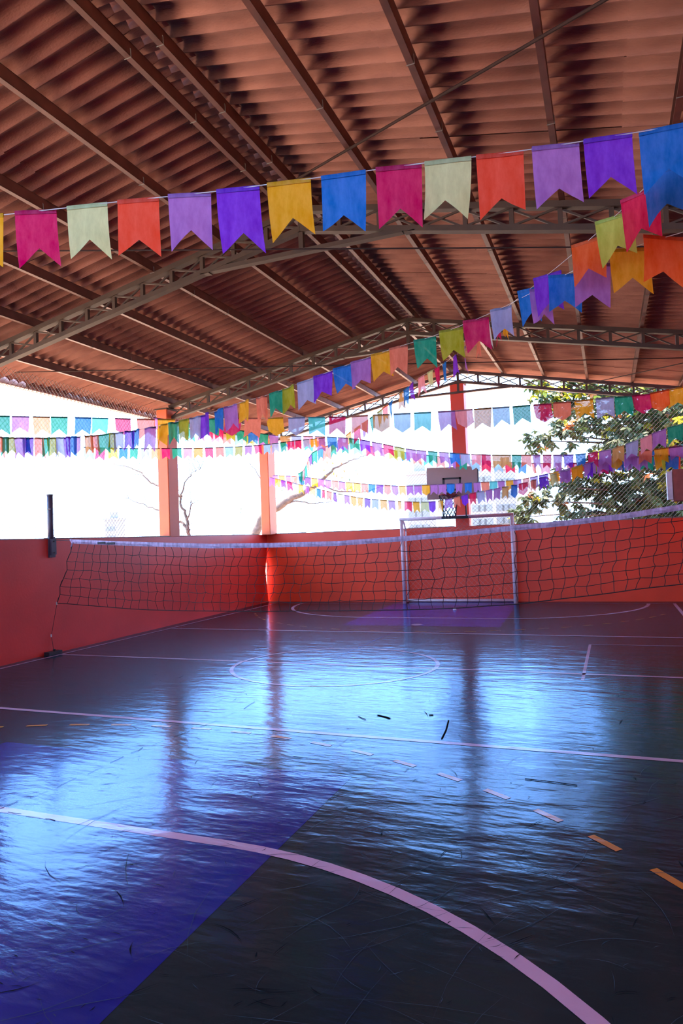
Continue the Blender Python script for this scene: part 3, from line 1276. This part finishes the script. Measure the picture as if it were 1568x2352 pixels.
# string receding to the corner pillar
bunting('string of flags climbing steeply from the corner pillar up to the big flags',
        [(1700, 285, 3.1), (1530, 388, 3.7), (1435, 475, 4.2), (1325, 575, 4.9), (1215, 665, 5.8), (1130, 735, 7.2), (1060, 805, 9.0), (1010, 840, 10.3), (960, 870, 11.3), (900, 920, 12.5),
         (850, 960, 13.5), (770, 1015, 14.8), (718, 1040, 15.6), (690, 1085, 16.4), (628, 1092, 17.0)],
        .25, .31, [(1528, 'blue'), (1468, 'crimson'), (1410, 'lime'), (1350, 'orange'), (1256, 'violet'), (1217, 'blue'), (1160, 'amber', 's', .8), (1143, 'magenta'), (1122, 'white'), (1098, 'salmon'),
                  (1066, 'lilac'), (1044, 'violet'), (1020, 'blue'), (1003, 'magenta'), (987, 'pale'), (967, 'pink'), (944, 'violet'), (933, 'blue'), (922, 'tan'), (897, 'blue'), (884, 'orange'), (872, 'olive'),
                  (855, 'teal'), (838, 'lilac'), (820, 'magenta'), (800, 'amber'), (780, 'violet'), (764, 'teal'), (750, 'salmon'), (736, 'blue'), (722, 'teal'), (713, 'violet'), (707, 'salmon'), (701, 'teal'), (695, 'pink'), (690, 'teal')],
        seed=7, amp=1.0, face=.45)
# string rising from the left past the middle truss
bunting('long string of flags rising in front of the middle truss to the upper side edge',
        [(1720, 480, 3.5), (1568, 533, 4.0), (1485, 557, 4.3), (1400, 590, 4.65), (1320, 620, 5.1), (1190, 688, 5.9), (1115, 724, 6.3), (1005, 768, 6.9), (895, 803, 7.4), (765, 850, 7.9), (620, 905, 8.4),
         (550, 925, 8.7), (480, 949, 8.9), (400, 970, 9.0), (300, 990, 9.05), (180, 1003, 9.0), (60, 1006, 8.85), (-90, 1000, 8.5)],
        .25, .31, [(1528, 'orange'), (1445, 'amber'), (1358, 'lilac'), (1297, 'blue'), (1240, 'lilac', 's', .7), (1150, 'grey', 's', .8), (1092, 'magenta'), (1035, 'olive'), (975, 'teal'), (914, 'salmon', 's', .85), (875, 'amber'), (828, 'lilac'),
                  (787, 'blue'), (741, 'violet'), (703, 'grey'), (663, 'olive', 's', .75), (633, 'teal', 's', .8), (600, 'salmon', 's', .6), (562, 'amber', 's', .75), (530, 'lilac', 's', .75), (501, 'blue', 's', .7), (471, 'violet', 's', .6),
                  (448, 'grey', 's', .6), (420, 'olive', 's', .7), (398, 'teal', 's', .55), (372, 'amber', 's', .6), (345, 'lilac', 's', .6), (312, 'blue', 's', .6), (297, 'violet', 's', .6), (272, 'grey', 's', .6), (254, 'olive', 's', .5), (238, 'teal', 's', .8),
                  (216, 'salmon', 's', .5), (203, 'tan', 's', .5), (180, 'lilac', 's', .5), (165, 'blue', 's', .6), (152, 'violet', 's', .5), (135, 'grey', 's', .6), (120, 'olive', 's', .6), (108, 'teal', 's', .5), (88, 'salmon', 's', .6),
                  (66, 'violet', 's', .5), (60, 'blue', 's', .4), (45, 'lilac', 's', .7), (24, 'olive', 's', .5), (12, 'teal', 's', .5), (2, 'salmon', 's', .6)], seed=9, face=.75)
# level string across the middle
bunting('level string of mixed square-cut and pointed flags crossing before the middle red pillar',
        [(-100, 952, 8.65), (20, 956, 9.1), (136, 958, 9.45), (260, 961, 9.75), (400, 963, 10.0), (530, 961, 10.2), (630, 960, 10.2), (775, 957, 10.2), (900, 951, 10.1), (1030, 944, 10.0), (1108, 938, 9.9), (1200, 932, 9.9),
         (1290, 924, 9.8), (1388, 914, 9.7), (1470, 907, 9.6), (1560, 890, 9.5), (1700, 868, 9.4)],
        .255, .285, [(2, 'teal'), (47, 'lilac'), (95, 'tan'), (136, 'teal'), (191, 'blue'), (230, 'aqua'), (282, 'magenta', 'p'), (335, 'salmon'), (382, 'amber'), (485, 'teal'), (535, 'magenta', 'p'), (580, 'salmon'), (631, 'amber', 'p'),
                    (681, 'grey', 'p'), (727, 'aqua'), (774, 'magenta'), (826, 'salmon'), (875, 'tan', 'p'), (923, 'ltblue', 'p'), (970, 'aqua'), (1025, 'lilac'), (1065, 'pink', 'p'), (1108, 'tan'), (1150, 'ltblue'), (1197, 'teal'),
                    (1245, 'magenta', 'p'), (1290, 'salmon', 'p'), (1340, 'amber'), (1388, 'grey'), (1432, 'teal'), (1472, 'magenta', 'p'), (1514, 'orange', 'p'), (1556, 'amber')], seed=13, amp=.5)
# smaller far strings
bunting('level string of small pale flags just above the bare tree, tied to the corner pillar',
        [(150, 1024, 10.2), (240, 1029, 10.7), (380, 1030, 11.6), (500, 1028, 12.2), (600, 1022, 12.8), (680, 1012, 13.4), (760, 1004, 14.0)], .165, .19, gap=.205,
        colors=['teal', 'pink', 'amber', 'magenta', 'salmon', 'ltblue', 'olive', 'lilac', 'blue', 'teal', 'grey', 'tan', 'magenta'], seed=21, amp=.5, px_range=(190, 740))
bunting('string of small flags dipping just above the backboard top',
        [(480, 978, 13.2), (560, 990, 13.6), (640, 1000, 14.0), (740, 1003, 14.2), (815, 1008, 14.2), (880, 1020, 14.1), (950, 1033, 14.0), (1060, 1042, 13.4), (1140, 1045, 12.8), (1230, 1045, 12.0), (1320, 1044, 11.2),
         (1400, 1032, 10.6), (1460, 1012, 10.2), (1520, 988, 9.8), (1600, 962, 9.4), (1700, 930, 9.0)], .215, .25, gap=.245,
        colors=['blue', 'lilac', 'teal', 'salmon', 'lilac', 'magenta', 'olive', 'violet', 'blue', 'teal', 'lilac', 'tan', 'grey', 'pink', 'magenta'], seed=23, amp=.6)
bunting('second string of small flags hanging close behind the one that dips above the backboard',
        [(420, 985, 13.5), (560, 1000, 14.2), (700, 1012, 14.8), (820, 1020, 15.0), (940, 1040, 14.8), (1060, 1054, 14.2), (1180, 1062, 13.4), (1290, 1064, 12.6), (1400, 1056, 11.8), (1500, 1036, 11.2), (1568, 1020, 10.8), (1680, 1000, 10.4)], .20, .235, gap=.27,
        colors=['aqua', 'lilac', 'pink', 'teal', 'ltblue', 'crimson', 'lilac', 'olive', 'blue', 'salmon'], seed=27, amp=.8, crumple=.35)
bunting('low string of tiny flags from the corner pillar across the backboard front',
        [(625, 1092, 17.0), (690, 1095, 16.4), (780, 1106, 15.6), (860, 1113, 15.0), (930, 1116, 14.4), (1000, 1113, 13.8), (1100, 1108, 13.0), (1180, 1103, 12.2), (1240, 1092, 11.6), (1300, 1078, 11.2), (1380, 1056, 10.8), (1460, 1038, 10.5), (1568, 1024, 10.2), (1680, 1010, 10.0)],
        .19, .22, gap=.215, colors=['lilac', 'amber', 'lilac', 'salmon', 'blue', 'violet', 'amber', 'lilac', 'salmon', 'aqua'], pent=.2, seed=31, amp=.7)
bunting('lowest string of tiny crumpled flags hanging level with the basketball rim',
        [(618, 1096, 16.9), (690, 1113, 16.2), (760, 1130, 15.4), (840, 1145, 14.6), (960, 1153, 13.8), (1020, 1148, 13.3), (1080, 1134, 12.8), (1150, 1120, 12.2), (1200, 1110, 11.8), (1260, 1092, 11.4), (1340, 1070, 11.0), (1420, 1052, 10.7), (1500, 1046, 10.4), (1568, 1050, 10.2), (1680, 1056, 10.0)],
        .18, .225, gap=.205, colors=['lilac', 'amber', 'violet', 'magenta', 'grey', 'amber', 'lilac', 'tan', 'blue', 'crimson', 'salmon', 'violet', 'pale'], pent=.15, seed=33, amp=1.0, crumple=.45)
bunting('bunched string of flags at the far side above the leafy tree, below the cabinet string',
        [(1300, 1066, 11.4), (1370, 1058, 11.0), (1430, 1050, 10.7), (1500, 1048, 10.5), (1568, 1044, 10.3), (1680, 1040, 10.0)],
        .19, .22, gap=.20, colors=['crimson', 'amber', 'orange', 'violet', 'blue', 'lilac', 'teal', 'olive', 'red'], seed=37, amp=1.2, crumple=.4)

# ------------------------------------------------------------------ outside
m = MB()
m.quad((-250, -60, -.06), (250, -60, -.06), (250, 400, -.06), (-250, 400, -.06))
struct(m.build('ground', MT['ground']), 'pale sunlit ground outside the hall')


# bare trees
def branchy(name, label, Y, base, limbs, leaves=(), seed=1, twigs=5):
    t = thing(name, label, 'tree', base, 'bare trees behind the low walls')
    o = Vector(base)
    r = random.Random(seed)
    tw = MB()
    for pts, r0, r1 in limbs:
        q = [at_y(x, y, Y) - o if not isinstance(x, Vector) else x - o for x, y in pts]
        fine = spline(q, 4)
        fine = [p + Vector((r.uniform(-.02, .02), r.uniform(-.03, .03), r.uniform(-.02, .02))) for p in fine]
        m = MB()
        m.tube(fine, [r0 + (r1 - r0) * k / (len(fine) - 1) for k in range(len(fine))], 8)
        m.build('branch' if r0 < .09 else 'trunk', MT['bark'], t, True)
        for k in range(twigs):
            p = fine[r.randrange(len(fine) // 3, len(fine))]
            d = Vector((r.uniform(-1, 1), r.uniform(-.6, .6), r.uniform(-.2, 1.1))).normalized()
            L = r.uniform(.25, .7)
            s = [p]
            for j in range(4):
                s.append(s[-1] + (d + Vector((r.uniform(-.4, .4), r.uniform(-.4, .4), r.uniform(-.3, .4)))) * L / 4)
            tw.tube(s, [.009, .007, .006, .005, .003], 4)
    if tw.v:
        q = tw.build('twigs', MT['bark'], t)
        q['kind'] = 'stuff'
    lm = leaf_shapes[0]
    for (px, py, n, rad) in leaves:
        c = at_y(px, py, Y) - o
        for k in range(n):
            p = c + Vector((r.gauss(0, rad), r.gauss(0, rad), r.gauss(0, rad)))
            l = put(r.choice(leaf_small), 'leaf', t, p, (r.uniform(-1.2, 1.2), r.uniform(-1.2, 1.2), r.uniform(0, 6.3)))
    return t


def leaf_mesh(L, W, material, droop=.25, fold=.18):
    m = MB()
    N = 4
    for k in range(N + 1):
        u = k / N
        w = W * .5 * math.sin(math.pi * min(1, .06 + u * .94) ** 1.25) ** .8 if 0 < k < N else W * .04
        x = L * u
        z = -droop * L * u * u
        m.v += [(x, -w, z + fold * w), (x, 0, z), (x, w, z + fold * w)]
    for k in range(N):
        a = k * 3
        m.face((a, a + 3, a + 4, a + 1))
        m.face((a + 1, a + 4, a + 5, a + 2))
    return m.mesh('leaf', material)


leaf_shapes = [leaf_mesh(.20, .10, MT['leaf']), leaf_mesh(.17, .085, MT['leaf'], .4), leaf_mesh(.19, .10, MT['leaf_y'], .2), leaf_mesh(.2, .1, MT['leaf_o'], .3)]
leaf_small = [leaf_mesh(.13, .06, MT['leaf_y']), leaf_mesh(.12, .05, MT['leaf']), leaf_mesh(.12, .05, MT['leaf_o'])]

b = at_y(578, 1262, 19)
branchy('bare_tree', 'leaning bare tree with a few yellow leaves beside the corner pillar', 19.0, (b.x, 19.0, 0),
        [([(575, 1395), (580, 1260), (590, 1222), (604, 1187), (640, 1165), (672, 1143), (700, 1130)], .17, .085),
         ([(700, 1130), (730, 1112), (752, 1090), (770, 1075), (800, 1060)], .08, .02),
         ([(640, 1165), (680, 1152), (720, 1157), (770, 1150)], .035, .008),
         ([(735, 1112), (780, 1128), (840, 1128), (900, 1108)], .03, .006),
         ([(598, 1200), (612, 1140), (590, 1085), (575, 1065)], .035, .006),
         ([(800, 1060), (830, 1050), (850, 1040)], .02, .005)],
        [(765, 1082, 26, .28), (670, 1115, 10, .22), (600, 1195, 6, .15), (800, 1118, 5, .2), (555, 1175, 3, .1)], 3, 6)
b = at_y(428, 1260, 13.4)
branchy('bare_tree', 'spindly bare tree between the two orange pillars', 13.4, (b.x, 13.4, 0),
        [([(440, 1420), (437, 1260), (432, 1220), (424, 1180), (415, 1152), (418, 1125), (436, 1092)], .055, .012),
         ([(430, 1195), (437, 1165), (440, 1155)], .02, .008),
         ([(434, 1218), (420, 1202), (405, 1198), (385, 1188), (365, 1172), (330, 1160), (290, 1143)], .04, .008),
         ([(418, 1140), (395, 1130), (372, 1118), (345, 1108), (325, 1085), (290, 1073), (260, 1066)], .035, .007),
         ([(436, 1092), (446, 1084), (460, 1078)], .010, .004)], [], 5, 5)

# leafy tree behind the end wall
b0 = Vector((1.6, 20.5, 0))
t = thing('leafy_tree', 'big leafy tree with dark glossy leaves behind the wire mesh', 'tree', b0)
m = MB()
m.tube([(0, 0, -.05), (.05, .1, 1.2), (-.1, .0, 2.4), (-.05, .1, 3.6), (.1, 0, 5.4), (.0, 0, 7.0)], [.24, .20, .17, .14, .10, .04], 10)
m.build('trunk', MT['bark'], t, True)
clusters = [(1330, 905, 55), (1450, 905, 60), (1540, 920, 70), (1240, 898, 30), (1285, 950, 42), (1232, 1012, 32), (1300, 1000, 38), (1345, 970, 40), (1430, 965, 55), (1500, 985, 65), (1560, 1000, 60), (1425, 1030, 48),
            (1490, 1060, 60), (1550, 1080, 60), (1370, 1055, 28), (1350, 1108, 46), (1275, 1118, 42), (1420, 1100, 58), (1500, 1130, 60), (1560, 1150, 60), (1195, 1188, 28), (1225, 1150, 26), (1305, 1190, 32), (1380, 1165, 50),
            (1450, 1170, 50), (1520, 1190, 50), (1290, 905, 40), (1400, 880, 50), (1480, 1015, 60), (1400, 1130, 50), (1320, 1130, 35), (1600, 950, 60), (1640, 1060, 80), (1640, 1170, 80), (1700, 980, 90), (1720, 1120, 90), (1360, 870, 45), (1540, 860, 60), (1640, 860, 80),
            (1450, 1220, 60), (1540, 1230, 60), (1350, 1225, 50)]
r = random.Random(17)
allv = []
for (cx_, cy_, rp) in clusters:
    layers = 2 if cx_ > 1400 else 1
    for ly in range(layers):
        Yc = r.uniform(18.6, 20.4) + ly * 1.8
        c = at_y(cx_ + (r.uniform(-20, 20) if ly else 0), cy_ + (r.uniform(-20, 20) if ly else 0), Yc)
        rad = rp / 1550 * (c - CAM).length
        m = MB()
        st = b0 + Vector((0, 0, min(5.5, max(1.8, c.z - .6))))
        mid = st.lerp(c, .5) + Vector((0, 0, .15))
        m.tube([st - b0, mid - b0, c - b0], [.05, .03, .012], 6)
        m.build('branch', MT['bark'], t, True)
        for k in range(int(14 + rp * .55)):
            while True:
                p = Vector((r.uniform(-1, 1), r.uniform(-1, 1), r.uniform(-1, 1)))
                if p.length < 1:
                    break
            p = c + p * rad * 1.05
            kind = 0 if r.random() < .95 else 2
            if r.random() < .02:
                kind = 3
            if p.z > 5.0 and r.random() < .25:
                kind = 2  # yellower up high: sun through the crown put into the leaf colour
            na = r.randint(6, 9)
            a0 = r.uniform(0, 6.28)
            tilt = Matrix.Rotation(r.uniform(-.7, .7), 4, 'X') @ Matrix.Rotation(r.uniform(-.7, .7), 4, 'Y')
            for q in range(na):
                a = a0 + q * 6.283 / na + r.uniform(-.25, .25)
                rot = tilt @ Matrix.Rotation(a, 4, 'Z') @ Matrix.Rotation(r.uniform(-.3, .7), 4, 'Y')
                me_i = kind if kind else r.choice((0, 1))
                allv.append((p.y, Matrix.Translation(p - b0) @ rot @ Matrix.Scale(r.uniform(.75, 1.15), 4), me_i))
allv.sort(key=lambda e: e[0])
step = 0
for _, mw, k in allv[:300]:
    l = bpy.data.objects.new('leaf', leaf_shapes[k])
    COL.objects.link(l)
    l.parent = t
    l.matrix_local = mw
m = MB()
mats_ = [MT['leaf'], MT['leaf_y'], MT['leaf_o']]
geo_ = [([v.co.copy() for v in me.vertices], [tuple(p.vertices) for p in me.polygons]) for me in leaf_shapes]
for _, mw, k in allv[300:]:
    vs_, fs_ = geo_[k]
    base = len(m.v)
    m.v += [tuple(mw @ v) for v in vs_]
    m.cur = (0, 0, 1, 2)[k]
    for f_ in fs_:
        m.face(tuple(base + i for i in f_))
q = m.build('foliage', mats_, t)
q['kind'] = 'stuff'

# far apartment towers
win = MB()
win.box(-.9, .9, -.12, .0, -.7, .7)
win_me = win.mesh('window', MT['towerwin'])


def tower(label, px0, px1, pytop, Y, cols, rowsn):
    a, b = at_y(px0, pytop, Y), at_y(px1, pytop, Y)
    w = b.x - a.x
    t = thing('apartment_tower', label, 'building', ((a.x + b.x) / 2, Y, -.06), 'far apartment towers')
    h = a.z + .06
    m = MB()
    m.box(-w / 2, w / 2, 0, w * .8, 0, h)
    m.build('body', MT['tower'], t)
    m = MB()
    m.box(-w / 2 - .3, w / 2 + .3, -.3, w * .8 + .3, h, h + .8)
    m.box(-w * .2, w * .2, w * .2, w * .5, h, h + 3)
    m.build('roof_parapet', MT['tower'], t)
    s = w / (cols + .8)
    for i in range(cols):
        for j in range(rowsn):
            put(win_me, 'window', t, (-w / 2 + s * (i + .9), 0, h - 3 - j * 3.1))
    return t


tower('pale far tower seen beside the backboard post, toward the corner', 932, 986, 1092, 150, 3, 12)
tower('pale far tower seen just past the backboard edge', 1078, 1128, 1074, 150, 3, 13)
tower('pale far tower partly hidden by the leafy tree', 1134, 1182, 1080, 165, 3, 13)
tower('faint far tower low on the skyline behind the volleyball net post', 240, 268, 1196, 190, 2, 3)
